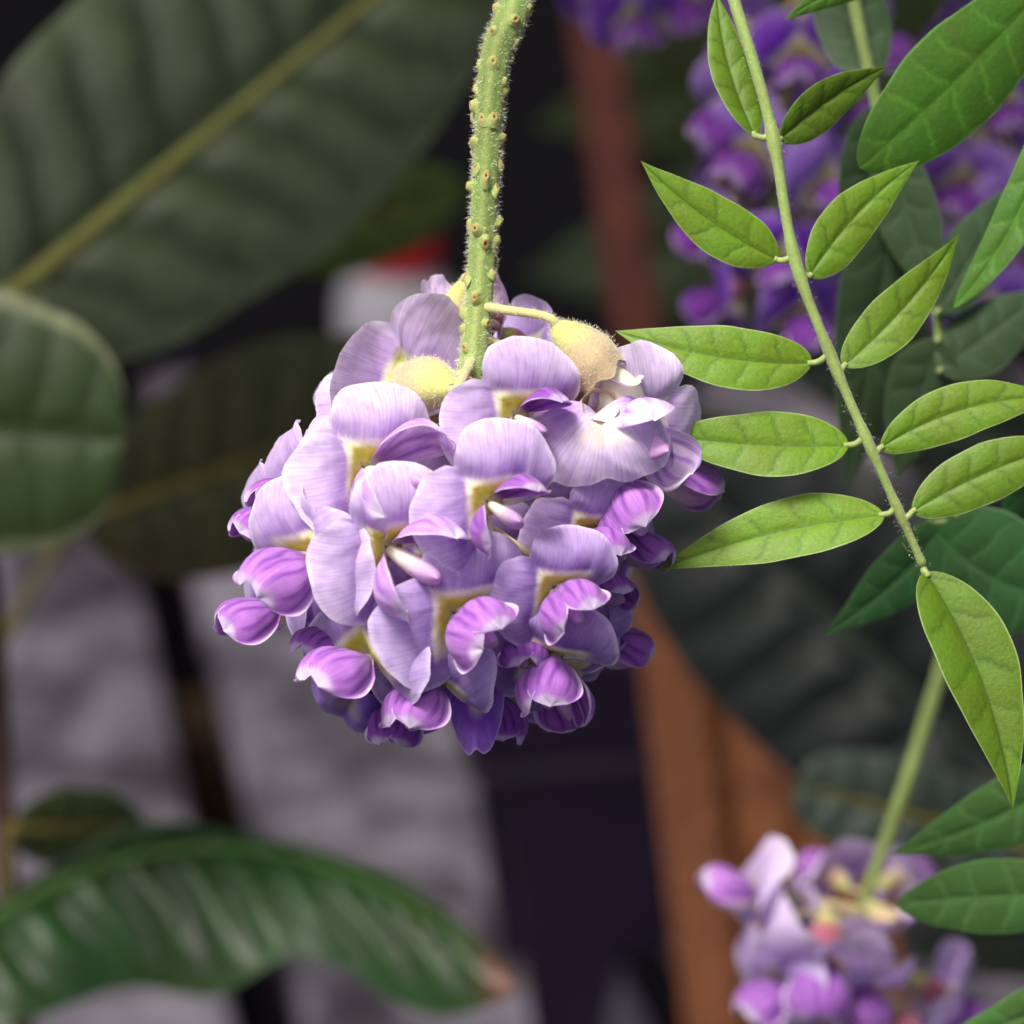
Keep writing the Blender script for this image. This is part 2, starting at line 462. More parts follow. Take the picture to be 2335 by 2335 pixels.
def banner(L=14.0, dark=0.2, rho=7.0, reflex=4, A=2.85, na=71, nr=26, curl=(0.0, 0.0), yel=1.0, crump=1.0, tilt=0.35, width=1.0, m=3.9, xf=1.3, beta=45, notch=1.0, **_):
    """two lobes folded back along creases that meet at a corner above the throat; the funnel inside the creases is yellow"""
    _wk[0] += 3
    a = np.linspace(-A, A, na)[None, :]
    q = np.linspace(0.0, 1, nr)[:, None] ** 0.9
    aa = np.abs(a)
    Ro = L / 14.0 * np.interp(aa, [0, .12, .4, .8, 1.3, 1.9, 2.35, 2.6, A], [9.6 - notch, 10.4, 12.4, 14.2, 13.8, 12.2, 9.8, 6.2, 3.0])
    Ro = Ro * (1 + 0.045 * wav(a, 1.7) + 0.014 * wav(a + 2, 8))
    r = q * Ro
    up, lat = r * np.cos(a), r * np.sin(a) * width
    sg = np.where(a >= 0, 1.0, -1.0)
    sb, cb = math.sin(R(beta)), math.cos(R(beta))
    d = sb * (up - m) + cb * np.abs(lat)                      # distance beyond the crease
    al = -cb * (up - m) + sb * np.abs(lat)                    # along the crease, from the corner
    d = d + 0.35 * wav(al * .25 + sg, 1.5)
    rs = rho / (1 + np.where(sg > 0, curl[0], curl[1])) * (1 + 0.12 * sg * np.sin(S3[_wk[0] % 390]))
    rs = rs * (1 + 0.03 * np.clip(al, 0, 12))
    dp = np.clip(d, 0, None)
    th = dp / rs - tilt
    th = np.minimum(th, 2.2)
    shift = rs * (np.sin(th) + math.sin(tilt)) - dp           # how far the bend pulls the lobe in
    x = np.where(d > 0, xf + rs * (np.cos(th) - math.cos(tilt)), xf + .65 * d)
    x = x - 1.3 * np.exp(-(lat / 1.5) ** 2) * sstep(0, 2.0, d)
    x = x + crump * (0.55 * wav(a, 2.4) * q ** 2 + 0.40 * wav(a + 1, 6.5) * q ** 5 + 0.18 * wav(a * 2 + q * 3, 5) * q)
    k = sstep(0, 2.2, np.abs(lat))
    up2 = up + shift * sb
    lat2 = lat + sg * shift * cb * k
    p = np.stack([x, lat2, up2], -1) @ rotm('Y', -R(reflex)).T
    F = np.ones_like(r)
    c = mix(LILAC + 0 * p, LILAC_D, dark * F)
    ring = mix(RING + 0 * p, RING_D, dark * F)
    pat = 0.75 + 0.35 * wav(al * .35 + sg * 2, 2.0)
    c = mix(c, ring, np.clip(0.95 * (1 - sstep(1.2, 6.2, d)) * (0.5 + 0.5 * sstep(1.5, 7, al)) * pat, 0, 1))
    c = mix(c, mix(EDGE + 0 * c, EDGE_D, dark * F), np.clip(0.9 * sstep(0.945, 0.98, q) * F + 0.42 * sstep(0.55, 0.97, q) * (0.6 + 0.4 * wav(a, 4)).clip(0, 1), 0, 1))
    near = 1 - sstep(4.5, 9.0, al)
    c = mix(c, CREAM, yel * (1 - sstep(1.0, 2.0, d)) * (1 - sstep(7.5, 10.5, al)))
    c = mix(c, YEL, yel * (1 - sstep(-0.3, 1.1, d)) * (.35 + .65 * sstep(-2.6, -1.2, d)) * near)
    uv = np.stack([sg * (al / (1 + .035 * np.clip(d, 0, 20))) * 0.034 + _wk[0] * 0.37, d / 14.5], -1)
    return p * 1e-3, c, uv

def wing(side, L=11.8, H=4.9, dark=0.3, splay=8, roll=38, droop=0, bul=1.1, nv=24, nu=19, pale=0.0):
    _wk[0] += 3
    v = np.linspace(0.0, 1, nv)[:, None]
    u = np.linspace(-1, 1, nu)[None, :]
    h = H / 0.72 * (v ** 0.62) * np.sqrt(np.clip(1 - v ** 4.5, 0.0, 1)) * np.where(v < 0.3, 0.55 + 1.5 * v, 1.0)
    ph = u * 1.2
    yy = h * (np.cos(ph) - 0.42) * 1.15 * bul * (0.6 + 0.4 * np.sin(np.pi * v))
    zz = h * np.sin(ph)
    yy = yy + 0.42 * h * np.clip((-u - 0.62) / 0.38, 0, 1) ** 2
    x = L * v + 0.35 * wav(u * 2, 1.3) * v + 0 * u
    zm = -0.6 - 1.2 * v + 1.8 * v * v
    p = np.stack([x, side * (0.5 + yy + 0.25 * wav(v * 3 + u, 2) * v), zm + zz], -1)
    p = p @ rotm('X', side * R(roll)).T
    p = p @ rotm('Z', side * R(splay)).T
    p = p @ rotm('Y', R(droop)).T
    B = 0 * v + 0 * u
    one = np.full(B.shape, dark)
    c = mix(WING + B[..., None], WING_D, one)
    vn = mix(WVEIN + B[..., None], WVEIN_D, one)
    c = mix(c, LILAC, np.full(B.shape, pale)); vn = mix(vn, RING, np.full(B.shape, 0.7 * pale))
    for u0, k in ((0.15, 0.2), (-0.2, -0.15), (0.5, 0.35), (-0.5, -0.3)):
        c = mix(c, vn, 0.85 * np.exp(-((u - u0 - k * (v - 0.3) - .05 * np.sin(v * 9 + u0 * 7)) / 0.07) ** 2) * sstep(0.1, 0.3, v) * (1 - sstep(0.75, 0.97, v)))
    c = mix(c, vn, 0.8 * (1 - sstep(0.16, 0.42, v + 0.12 * u * u)) + B)
    c = mix(c, vn, 0.35 * sstep(0.55, 0.95, u) + B)
    ed = mix(EDGE + B[..., None], EDGE_D, 0.45 * one)
    rim = np.maximum(1 - sstep(-0.93, -0.66, u + 0.1 * v) + B, sstep(0.90, 0.985, v) + B)
    rim = np.maximum(rim, sstep(0.955, 0.985, u) + B)
    c = mix(c, ed, 0.92 * rim * sstep(0.2, 0.5, v))
    c = mix(c, CREAM, 0.8 * (1 - sstep(0.03, 0.16, v)) + B)
    uv = np.stack([B + u * 0.16 + _wk[0] * 0.31, B + v * 0.8], -1)
    return p * 1e-3, c, uv

def keel(L=10.5, H=2.3, dark=0.3, pale=0.5, nv=14, nu=12):
    v = np.linspace(0, 1, nv)[:, None]
    a = np.linspace(0, 2 * np.pi, nu, endpoint=False)[None, :]
    h = H * (0.35 + 0.65 * np.sin(np.pi * np.clip(v * 0.62 + 0.12, 0, 1))) * np.sqrt(np.clip(1 - v ** 5, 0.0, 1))
    x = L * v + 0 * a
    z = -1.6 - 1.6 * v + 2.4 * v ** 3 + h * np.sin(a)
    y = 0.62 * h * np.cos(a)
    c = mix(CREAM + 0 * x[..., None], mix(WING + 0 * x[..., None], WING_D, np.full(x.shape, dark)), sstep(0.2, 0.9, v) * (1 - 0.5 * pale) + 0 * a)
    uv = np.stack([a / 6.3 + 0 * v, v + 0 * a], -1)
    return np.stack([x, y, z], -1) * 1e-3, c, uv

CAL1, CAL2, CAL3 = lin(190, 194, 112), lin(208, 178, 158), lin(164, 84, 108)
def calyx(mb, pink=0.6, s=1.0, L=6.6, rad=3.0):
    nv, na = 20, 30
    v = np.linspace(0, 1, nv)[:, None]
    a = np.linspace(0, 2 * np.pi, na, endpoint=False)[None, :]
    r = rad * s * (0.2 + 0.8 * np.sin(np.clip(v * 1.12, 0, 1) * np.pi / 2) ** 0.75) * (1 - 0.08 * sstep(0.7, 1, v))
    x = -L * s * (1 - v) + 0.8 * s * (0.5 + 0.5 * np.cos(5 * a)) * sstep(0.75, 1, v)
    y, z = r * np.cos(a), r * np.sin(a) * 0.92 + 0.3 * s * np.sin(np.pi * v)
    x = x + 0 * a
    top = mix(CAL2 + 0 * x[..., None], CAL3, np.full(x.shape, pink))
    c = mix(CAL1 + 0 * x[..., None], top, np.clip(sstep(0.08, 0.6, v) * (0.45 + pink) + 0 * a, 0, 1))
    p = np.stack([x, y, z], -1) * 1e-3
    mb.grid(p, c.reshape(-1, 3), None, wrap=True)
    return p

def hairs(pts, nors, length, width, jitter=0.6):
    mb = MB()
    pts, nors = np.asarray(pts), np.asarray(nors)
    k = len(pts)
    d = nors + rng.normal(0, jitter, (k, 3)); d /= np.linalg.norm(d, axis=1)[:, None]
    sd_ = np.cross(d, rng.normal(0, 1, (k, 3))); sd_ /= np.linalg.norm(sd_, axis=1)[:, None]
    ln = length * rng.uniform(0.5, 1.3, (k, 1))
    v = np.stack([pts - sd_ * width / 2 - nors * width, pts + sd_ * width / 2 - nors * width, pts + d * ln], 1).reshape(-1, 3)
    mb.add(v, np.arange(3 * k).reshape(-1, 3), lin(238, 240, 216))
    return mb

def make_flower(parent, origin, loc, fwd, up, att, s=1.0, dark=0.25, bn=None, wg=None, wsc=1.0, pink=0.6, cal=1.0, hairy=0, lod=1.0, hidewing=False, claw=None):
    """loc: throat (world), fwd: flower axis, up: banner side, att: point on the stem; all in world space"""
    X = nrm(fwd); Z = nrm(np.asarray(up) - X * np.dot(up, X)); Y = np.cross(Z, X)
    Rm = np.stack([X, Y, Z], 1)
    mw = Matrix.Translation(Vector(loc) - Vector(origin)) @ Matrix(Rm.tolist()).to_4x4() @ Matrix.Scale(s, 4)
    mb = MB()
    cp = calyx(mb, pink, cal)
    a = (np.asarray(att) - np.asarray(loc)) @ Rm / s          # stem point in the flower's frame
    b = np.array([-6.4e-3 * cal, 0, 0])
    k = np.linalg.norm(a - b)
    path = spline([b + [0.0006, 0, 0], b + [-0.12 * k, 0, 0.0], a * 0.6 + b * 0.4 + np.array([-0.05 * k, 0, 0]), a], 12) if k > 1e-3 else np.array([b, a])
    tv, tf, tu, fr = tube(path, np.linspace(0.62e-3, 0.7e-3, len(path)) * (0.9 + 0.1 * cal), 8)
    mb.add(tv, tf, mix(CAL1 + 0 * tv, lin(205, 175, 150), np.full(len(tv), 0.3 + 0.4 * pink)), tu)
    fo = mb.build('flower', M_CALYX, parent, mw)
    B = dict(dark=dark); B.update(bn or {})
    Wd = dict(dark=min(1, dark + 0.1)); Wd.update(wg or {})
    lo = dict(na=71, nr=26) if lod >= 1 else dict(na=31, nr=13)
    lw = dict(nv=24, nu=31) if lod >= 1 else dict(nv=13, nu=11)
    bp, bc, bu = (strap if B.pop('style', '') == 'strap' else banner)(**{**lo, **B})
    MB().grid(bp, bc.reshape(-1, 3), bu).build('banner_petal', M_PETAL, fo)
    if not hidewing:
        for sd_ in (1, -1):
            wd = dict(Wd)
            if 'splay2' in wd:
                s2 = wd.pop('splay2')
                if sd_ < 0: wd['splay'] = s2
            wp, wc, wu = wing(sd_, **{**lw, **wd})
            MB().grid(wp * wsc, wc.reshape(-1, 3), wu).build('wing_petal', M_PETAL, fo)
        kp, kc, ku = keel(dark=Wd['dark'])
        MB().grid(kp * wsc, kc.reshape(-1, 3), ku, wrap=True).build('keel_petal', M_PETAL, fo)
    if claw:
        kp, kc, ku = keel(L=claw[0], H=claw[1], dark=0, pale=2.0, nv=20, nu=20)
        MB().grid(kp + np.array([-.001, 0, .0012]), kc.reshape(-1, 3), ku, wrap=True).build('keel_petal', M_PETAL, fo)
    if hairy:
        hairy *= 3
        idx = rng.integers(0, cp.shape[0] * cp.shape[1], hairy)
        pts = cp.reshape(-1, 3)[idx] + rng.normal(0, 2.5e-4, (hairy, 3))
        no = pts - np.array([-3e-3, 0, 0]); no[:, 0] *= 0.4; no /= np.linalg.norm(no, axis=1)[:, None]
        i2 = rng.integers(0, len(tv) - 2, hairy // 3)
        p2 = tv[i2] + rng.normal(0, 2e-4, (len(i2), 3))
        n2 = p2 - path[np.clip(i2 // 8, 0, len(path) - 1)]
        n2 /= np.linalg.norm(n2, axis=1)[:, None] + 1e-9
        h = hairs(np.vstack([pts, p2]), np.vstack([no, n2]), 3.8e-4, 6e-5).build('hair', M_HAIR, fo)
        tag(h, kind='stuff')
    return fo

# ------------------------------------------------------------------ main cluster
CX, CY, RX, RY, RD = 1060.0, 1210.0, 470.0, 440.0, 0.027
stem_px = [(1215, -520, 0.010), (1190, -120, 0.004), (1171, 20, 0.0), (1135, 110, -0.001), (1118, 220, -0.001), (1112, 330, -0.001), (1105, 450, -0.001),
           (1100, 560, -0.001), (1093, 680, -0.002), (1082, 790, -0.004), (1066, 880, -0.006), (1040, 960, -0.004), (1040, 1080, 0.0),
           (1052, 1250, 0.002), (1060, 1400, 0.002), (1065, 1540, 0.002)]
STEM = spline([pix(x, y, FOCUS + z) for x, y, z in stem_px], 220)
ctrl_r = np.interp(np.linspace(0, len(stem_px) - 1, 220), range(len(stem_px)), [2.5, 2.5, 2.6, 2.4, 2.25, 2.15, 2.1, 2.15, 2.15, 2.1, 2.0, 1.4, 1.2, 1.0, 0.9, 0.6]) * 1e-3
org = STEM[0]
cluster = empty('flower_cluster', org, 'rounded lilac flower cluster hanging in sharp focus from a thick hairy green stem', 'flower cluster', None)

GREEN1, GREEN2 = lin(100, 124, 56), lin(138, 152, 84)
sv, sf, suv, sfr = tube(STEM - org, ctrl_r, 28, 0.035, 6)
tt = suv[:, 0]
an = suv[:, 1] * 2 * np.pi
sc = mix(GREEN1 + 0 * sv, GREEN2, np.clip(0.30 + 0.25 * np.cos(6 * an) + 0.35 * sstep(0.35, 0.75, tt), 0, 1))
stem = MB().add(sv, sf, sc, suv).build('stem', M_STEM, cluster)

# pedicel scars down the stem
sm = MB()
v = np.linspace(0, 1, 5)[:, None]; a = np.linspace(0, 2 * np.pi, 10, endpoint=False)[None, :]
prof = np.array([(0, 0.85), (0.35, 0.62), (0.68, 0.46), (0.76, 0.36), (0.62, 0.12)])
pz, pr_ = prof[:, 0][:, None], prof[:, 1][:, None]
sp = np.stack([pr_ * np.cos(a), pr_ * np.sin(a) * 1.25 + 0.25 * pz, pz + 0 * a], -1) * 1e-3
scol = np.repeat(np.stack([GREEN2, GREEN2, lin(152, 156, 84), lin(160, 138, 84), lin(118, 112, 56)]), 10, 0)
sm.grid(sp, scol, None, wrap=True)
scar_me = sm.mesh('pedicel_scar', M_STEM)
crop5 = [(345, 95), (470, 150), (335, 235), (500, 240), (245, 420), (343, 410), (415, 515), (425, 580), (240, 570), (230, 680), (278, 770),
         (345, 765), (405, 865), (205, 920), (395, 1055), (235, 1080), (298, 1140), (195, 1185), (355, 1210), (385, 1390), (190, 1430),
         (243, 1465), (370, 1510), (293, 1550), (185, 1770), (335, 1740), (235, 1900), (600, 45)]
scars = [(1000 + x * .3623, y * .3623, 1) for x, y in crop5] + [(1085, 690, 1), (1107, 742, 1), (1053, 720, 1), (1052, 762, 1), (1063, 810, 1)]
for k in range(26):
    scars.append((None, k * 29.0 - 20, -1))
py_s = np.array([PX / 2 - (p - CAM).dot(CU) / ((p - CAM).dot(CF) * K) for p in STEM])
px_s = np.array([PX / 2 + (p - CAM).dot(CR) / ((p - CAM).dot(CF) * K) for p in STEM])
T_, N_, B_ = sfr
for x, y, side in scars:
    i = int(np.argmin(np.abs(py_s - y)))
    rad = ctrl_r[i]
    lat = rng.uniform(-0.9, 0.9) if x is None else np.clip((x - px_s[i]) * K * FOCUS / rad, -0.97, 0.97)
    nrml = nrm(CR * lat - CF * side * math.sqrt(max(1 - lat * lat, 0.0)))
    t = T_[i]; nrml = nrm(nrml - t * nrml.dot(t))
    xa = np.cross(-t, nrml)
    m = Matrix(np.stack([xa, -t, nrml], 1).tolist()).to_4x4()
    link('pedicel_scar', scar_me, stem, Matrix.Translation(Vector(STEM[i] - org + nrml * rad * 0.9)) @ m @ Matrix.Rotation(rng.normal(0, .3), 4, 'X') @ Matrix.Rotation(rng.normal(0, .3), 4, 'Z') @ Matrix.Diagonal((rng.uniform(.8, 1.4), rng.uniform(.9, 1.7), rng.uniform(.7, 1.7), 1)))
ii = rng.integers(0, len(sv) - 2, 14000)
pn = sv[ii] - (STEM - org)[np.clip(ii // 28, 0, 219)]
pn /= np.linalg.norm(pn, axis=1)[:, None] + 1e-9
hp = sv[ii] + rng.normal(0, 2.2e-4, (len(ii), 3))
tag(hairs(hp, pn, 7.5e-4, 7e-5, 0.7).build('hair', M_HAIR, stem), kind='stuff')

def att_near(py):
    return STEM[int(np.argmin(np.abs(py_s - py)))]

# px, py, up(img), fwd(img x, y, towards camera), options
FL = [
 # front, reading the photograph from the top
 (1172, 945, (-.74, -.68, .10), (.50, .28, .85), dict(s=.98, dark=.26, z=.017, ap=870, wg=dict(splay=30, roll=20, dark=.75), wsc=.88)),
 (1112, 1142, (-.74, -.68, .10), (.48, .30, .85), dict(s=1.0, dark=.22, ap=1000, wg=dict(splay=28, roll=20, dark=.6), wsc=.92)),
 (830, 1062, (-.78, -.62, .10), (.66, .14, .75), dict(s=1.08, dark=.02, z=.019, ap=940, wg=dict(splay=30, roll=10, dark=.1, pale=.55), wsc=1.2)),
 (880, 1246, (-.80, -.58, .15), (.62, .36, .75), dict(s=1.06, dark=.08, ap=1050, wg=dict(splay=26, roll=12, dark=.15, pale=.4), wsc=1.15)),
 (712, 1264, (.50, -.82, .10), (-.68, .44, .55), dict(s=1.05, dark=.20, z=.021, ap=1080, wg=dict(splay=6, roll=44, dark=.25), wsc=1.1)),
 (1036, 1396, (-.74, -.66, .10), (.50, .34, .82), dict(s=1.06, dark=.26, ap=1200, wg=dict(splay=8, roll=46, dark=.3), wsc=1.02)),
 (1264, 1338, (-.60, -.75, .10), (.38, .52, .78), dict(s=.86, dark=.38, ap=1150, bn=dict(curl=(.3, .3)), wg=dict(splay=14, roll=40, dark=.45), wsc=1.05)),
 (1385, 1112, (-.82, -.55, .0), (.36, .62, .62), dict(s=1.0, dark=.30, z=.006, ap=1000, bn=dict(curl=(.4, .4), yel=.6), wg=dict(splay=10, roll=44, dark=.4), wsc=1.1)),
 (708, 1112, (.35, -.90, .0), (-.82, .30, .48), dict(s=.98, dark=.28, z=.006, ap=980, wg=dict(splay=12, roll=40, dark=.4), wsc=.95)),
 (640, 1372, (.25, -.90, .0), (-.78, .36, .34), dict(s=.98, dark=.40, z=.002, ap=1200, wg=dict(splay=8, roll=30, dark=.45), wsc=1.0)),
 (838, 1490, (.18, -.95, .1), (-.66, .36, .66), dict(s=1.02, dark=.26, z=.020, ap=1300, bn=dict(curl=(.4, .5)), wg=dict(splay=6, roll=46, dark=.36), wsc=1.08)),
 (985, 1548, (-.05, -.97, .1), (-.42, .66, .62), dict(s=.98, dark=.38, ap=1350, bn=dict(curl=(.4, .3)), wg=dict(splay=8, roll=46, dark=.48), wsc=1.0)),
 (1250, 1490, (-.35, -.88, .1), (-.10, .76, .62), dict(s=.96, dark=.42, ap=1300, bn=dict(curl=(.25, .1)), wg=dict(splay=8, roll=36, dark=.55), wsc=1.0)),
 (1088, 1535, (-.02, .95, .15), (-.05, -.15, 1.0), dict(s=1.0, dark=.85, z=.014, ap=1400, hidewing=True, bn=dict(style="strap", L=15, width=.36, bulge=2.0, fold=.5, reflex=4, roll=1.5, yel=.6))),
 # right shoulder: pale flower beside its big calyx
 (1372, 852, (.74, -.50, .35), (.64, .66, -.10), dict(s=1.10, dark=.02, z=.012, ap=700, cal=1.5, pink=.22, hairy=1100, hidewing=True, claw=(8.5, 4.2), bn=dict(style="strap", L=7, width=.7, A=1.3, reflex=-66, bulge=.3, roll=1, yel=1.0, fold=.1, ycol=.0, crump=.2))),
 (1452, 962, (.80, -.50, .1), (.42, .34, .75), dict(s=1.02, dark=.03, z=.006, ap=760, pink=.3, bn=dict(rho=8.5), wg=dict(splay=26, roll=10, dark=.0, pale=.9), wsc=1.1)),
 (1368, 925, (.12, .95, .10), (.20, -.30, .90), dict(s=1.12, dark=.03, z=.016, ap=860, pink=.30, hidewing=True, bn=dict(style="strap", L=12, A=1.9, width=1.25, reflex=-6, bulge=1.2, fold=.05, roll=4.5, yel=.85, ycol=.0, crump=1.4))),
 (1500, 1062, (.70, -.55, -.2), (.70, .35, .05), dict(s=1.0, dark=.40, z=-.006, ap=950, wg=dict(dark=.6))),
 (1362, 1300, (.60, -.66, .0), (.50, .50, .40), dict(s=.92, dark=.60, z=.000, ap=1150, bn=dict(curl=(.7, .7), yel=.3), wg=dict(dark=.7, splay=20), wsc=.8)),
 (1300, 1420, (.75, .60, .0), (-.25, .30, .65), dict(s=.95, dark=.45, z=-.002, ap=1250, hidewing=True, bn=dict(style="strap", L=13, width=.8, bulge=3, fold=.1, yel=.2))),
 # left shoulder and top, seen from behind
 (948, 880, (-.50, -.84, -.10), (-.42, -.06, -.66), dict(s=1.12, dark=.12, z=.008, ap=815, cal=1.5, pink=.18, hairy=1000, bn=dict(rho=12, xf=2.0, notch=0), hidewing=True)),
 (842, 935, (-.90, -.20, .15), (.10, -.30, .80), dict(s=1.0, dark=.10, z=.008, ap=900, hidewing=True, bn=dict(style="strap", L=13, width=1.0, bulge=3, fold=.0, yel=.2))),
 (1046, 735, (-.62, -.42, -.25), (-.10, .80, -.35), dict(s=.85, dark=.06, z=-.006, ap=610, cal=1.3, pink=.06, hairy=500, hidewing=True, bn=dict(style="strap", L=12, width=.6, bulge=3.5, fold=.3, yel=.2))),
 (1122, 725, (.32, -.92, -.10), (.40, .25, -.70), dict(s=.92, dark=.14, z=-.012, ap=660, pink=.9, hidewing=True, bn=dict(style="strap", L=11, width=.5, bulge=2, fold=.3, yel=.2))),
 (1185, 795, (.55, -.35, .0), (.40, .40, -.45), dict(s=.8, dark=.45, z=-.014, ap=720, pink=.9)),
 # lower rim
 (625, 1262, (-.55, -.55, .0), (-.40, .10, .60), dict(s=.85, dark=.12, z=-.004, ap=1150, hidewing=True, bn=dict(style='strap', L=10, width=.8, yel=.2))),
 (815, 1570, (-.45, .80, .0), (-.20, .35, .60), dict(s=1.0, dark=.74, z=.002, ap=1400, hidewing=True, bn=dict(style="strap", L=12, reflex=6, fold=.2, yel=.2))),
 (712, 1435, (-.55, .65, .0), (-.40, .35, .50), dict(s=.85, dark=.80, z=.0, ap=1350, hidewing=True, bn=dict(style="strap", L=11, reflex=6, fold=.3, width=.7, yel=.2))),
 (968, 1590, (-.35, .85, .0), (.10, .35, .60), dict(s=1.0, dark=.86, z=-.002, ap=1450, hidewing=True, bn=dict(style="strap", L=12, reflex=6, fold=.3, yel=.2))),
 (1165, 1565, (.25, .80, .0), (.10, .35, .60), dict(s=.95, dark=.62, z=.000, ap=1430, hidewing=True, bn=dict(style="strap", L=11, reflex=6, fold=.2, yel=.2))),
 (1275, 1530, (.30, .65, .0), (.15, .60, .30), dict(s=.9, dark=.55, z=-.008, ap=1400, wg=dict(dark=.7))),
 # filling between
 (960, 1130, (-.30, -.90, .1), (.10, .30, .80), dict(s=.8, dark=.35, z=.004, ap=1000, pink=.9)),
 (975, 1400, (-.50, -.80, .1), (.10, .45, .80), dict(s=.8, dark=.45, z=.006, ap=1250, pink=.9)),
 (1190, 1250, (.20, -.90, .1), (.30, .40, .80), dict(s=.7, dark=.40, z=.004, ap=1100, pink=.9)),
 (790, 1370, (.10, -.95, .1), (-.40, .45, .70), dict(s=.8, dark=.45, z=.004, ap=1200, pink=.9)),
 (985, 1290, (-.60, -.70, .1), (.30, .40, .80), dict(s=.8, dark=.30, z=.014, ap=1150, pink=.9)),
 (1190, 1440, (.10, -.95, .1), (.10, .60, .70), dict(s=.8, dark=.45, z=.016, ap=1250, pink=.9, wsc=.9)),
 (1330, 1210, (-.50, -.80, .1), (.40, .45, .65), dict(s=.85, dark=.35, z=.010, ap=1080, pink=.9)),
 (770, 1430, (.20, -.95, .1), (-.55, .45, .60), dict(s=.8, dark=.40, z=.012, ap=1250, pink=.9)),
 (640, 1165, (.10, -.90, .0), (-.70, .35, .45), dict(s=.8, dark=.35, z=-.004, ap=1080)),
 (1420, 1210, (.40, -.80, .0), (.60, .45, .35), dict(s=.85, dark=.50, z=-.002, ap=1080)),
 (912, 1585, (.10, -.90, .0), (-.15, .80, .45), dict(s=.8, dark=.8, z=.000, ap=1430)),
 (1140, 1575, (.20, -.90, .0), (.15, .85, .40), dict(s=.8, dark=.7, z=.000, ap=1430)),
]
# the far side, which a step to the side would show
for k in range(17):
    th = 0.35 + k * 2.39996
    yy = -0.75 + 1.6 * (k + 0.5) / 17
    rr = math.sqrt(max(0.05, 1 - yy * yy))
    xx = math.cos(th) * rr; zz = -abs(math.sin(th)) * rr - 0.12
    FL.append((CX + xx * RX * (.70 if yy > -.2 else .55), CY + yy * RY, (xx * .3, -.9, .0), (xx, yy * .7, zz), dict(s=1.0, dark=.2 + .3 * (yy > .2), z=zz * RD - .006, ap=CY + yy * RY * .6 - 120)))

for k, (px, py, up, fw, o) in enumerate(FL):
    o = dict(o)
    z = o.pop('z', None)
    if z is None:
        q = 1 - ((px - CX) / RX) ** 2 - ((py - CY) / RY) ** 2
        z = RD * math.sqrt(max(q, 0.0))
    ap = o.pop('ap', py - 100)
    o['s'] = o.get('s', 1.0) * .96
    o['dark'] = min(1.0, o.get('dark', .25) + .05 + .14 * float(sstep(1150, 1500, py)))   # younger flowers lower down are deeper violet
    make_flower(cluster, org, pix(px, py, FOCUS - z), ivec(*fw), ivec(*up), att_near(ap), **o)
# a rosy calyx without its petals low on the stem
for (px, py, z, fw, sc_, pk) in ((1062, 915, .012, (.2, .9, .4), .8, .95), (1312, 905, .010, (.50, .80, .20), 1.15, .35), (1035, 1010, .012, (-.4, .8, .5), 1.1, .8), (1300, 1015, .012, (.5, .8, .4), 1.2, .95)):
    mb = MB(); calyx(mb, pk, sc_)
    bo = mb.build('bud', M_CALYX, cluster, Matrix.Translation(Vector(pix(px, py, FOCUS - z) - org)) @ Vector(ivec(*fw)).to_track_quat('X', 'Z').to_matrix().to_4x4())
# ------------------------------------------------------------------ loose and far clusters
def loose_cluster(pts, rads, label, group, flowers, o=None, stemcol=(GREEN1, GREEN2)):
    st = spline(pts, 60)
    og = st[0]
    e = empty('flower_cluster', og, label, 'flower cluster', group)
    v, f, uv, fr = tube(st - og, np.interp(np.linspace(0, 1, 60), np.linspace(0, 1, len(rads)), rads), 12)
    MB().add(v, f, mix(stemcol[0] + 0 * v, stemcol[1], np.full(len(v), .4)), uv).build('stem', M_STEM, e)
    for (p, fw, up, at, oo) in flowers:
        make_flower(e, og, p, fw, up, st[int(at * 59)], **oo)
    return e, st

D2 = 0.79
def near2(x, y, z=0.0):
    return dis(x - 44, y, D2 - z)
fl2 = []
for (x, y, z, fw, up, at, oo) in [
  (1478, 1682, .004, (-.80, -.15, .15), (-.10, -.95, .05), .82, dict(dark=.12, pink=.85)),
  (1488, 1768, .010, (-.62, .40, .15), (-.90, .20, .2), .86, dict(dark=.02, pink=.6, hidewing=True, bn=dict(style='strap', L=12.5, width=.75, bulge=3, yel=.3))),
  (1528, 1848, .008, (-.70, .50, .40), (-.30, -.70, .3), .95, dict(dark=.5, pink=.85)),
  (1598, 1800, .014, (-.10, .85, .30), (.10, -.55, .60), .88, dict(dark=.22, pink=.95, cal=1.2, wg=dict(dark=.5), wsc=1.1)),
  (1728, 1748, .010, (.45, .45, .50), (.30, .90, .10), .86, dict(dark=.06, pink=.25, hidewing=True, s=1.1, bn=dict(style='strap', L=15.5, width=.75, bulge=3, yel=1, ycol=.2))),
  (1615, 1655, -.012, (-.45, -.30, -.6), (-.4, -.85, -.1), .74, dict(dark=.25, pink=.4, s=.8)),
  (1735, 1660, -.012, (.60, -.2, -.5), (.35, -.9, -.1), .74, dict(dark=.2, pink=.2, s=.8)),
  (1672, 1850, .006, (.20, .85, .20), (.3, -.6, .4), .92, dict(dark=.5, pink=.9, s=.9)),
  (1815, 1880, -.016, (.70, .50, -.2), (.5, -.6, .1), .96, dict(dark=.8, pink=.9)),
  (1570, 1740, -.004, (-.60, .30, .10), (-.2, -.9, .1), .84, dict(dark=.4, pink=.98, s=.8)),
  (1620, 1930, -.010, (0, .9, -.1), (0, -.2, -.9), .99, dict(dark=.6, pink=.9)),
  (1760, 1950, .000, (.4, .8, .1), (.5, -.6, -.1), .99, dict(dark=.6, pink=.9)),
]:
    oo.setdefault('s', 1.1); oo['dark'] = oo['dark'] * .75
    oo['bn'] = {'yel': .25, **oo.get('bn', {})}
    fl2.append((near2(x, y, z), ivec(*fw), ivec(*up), .40 + .60 * at, oo))
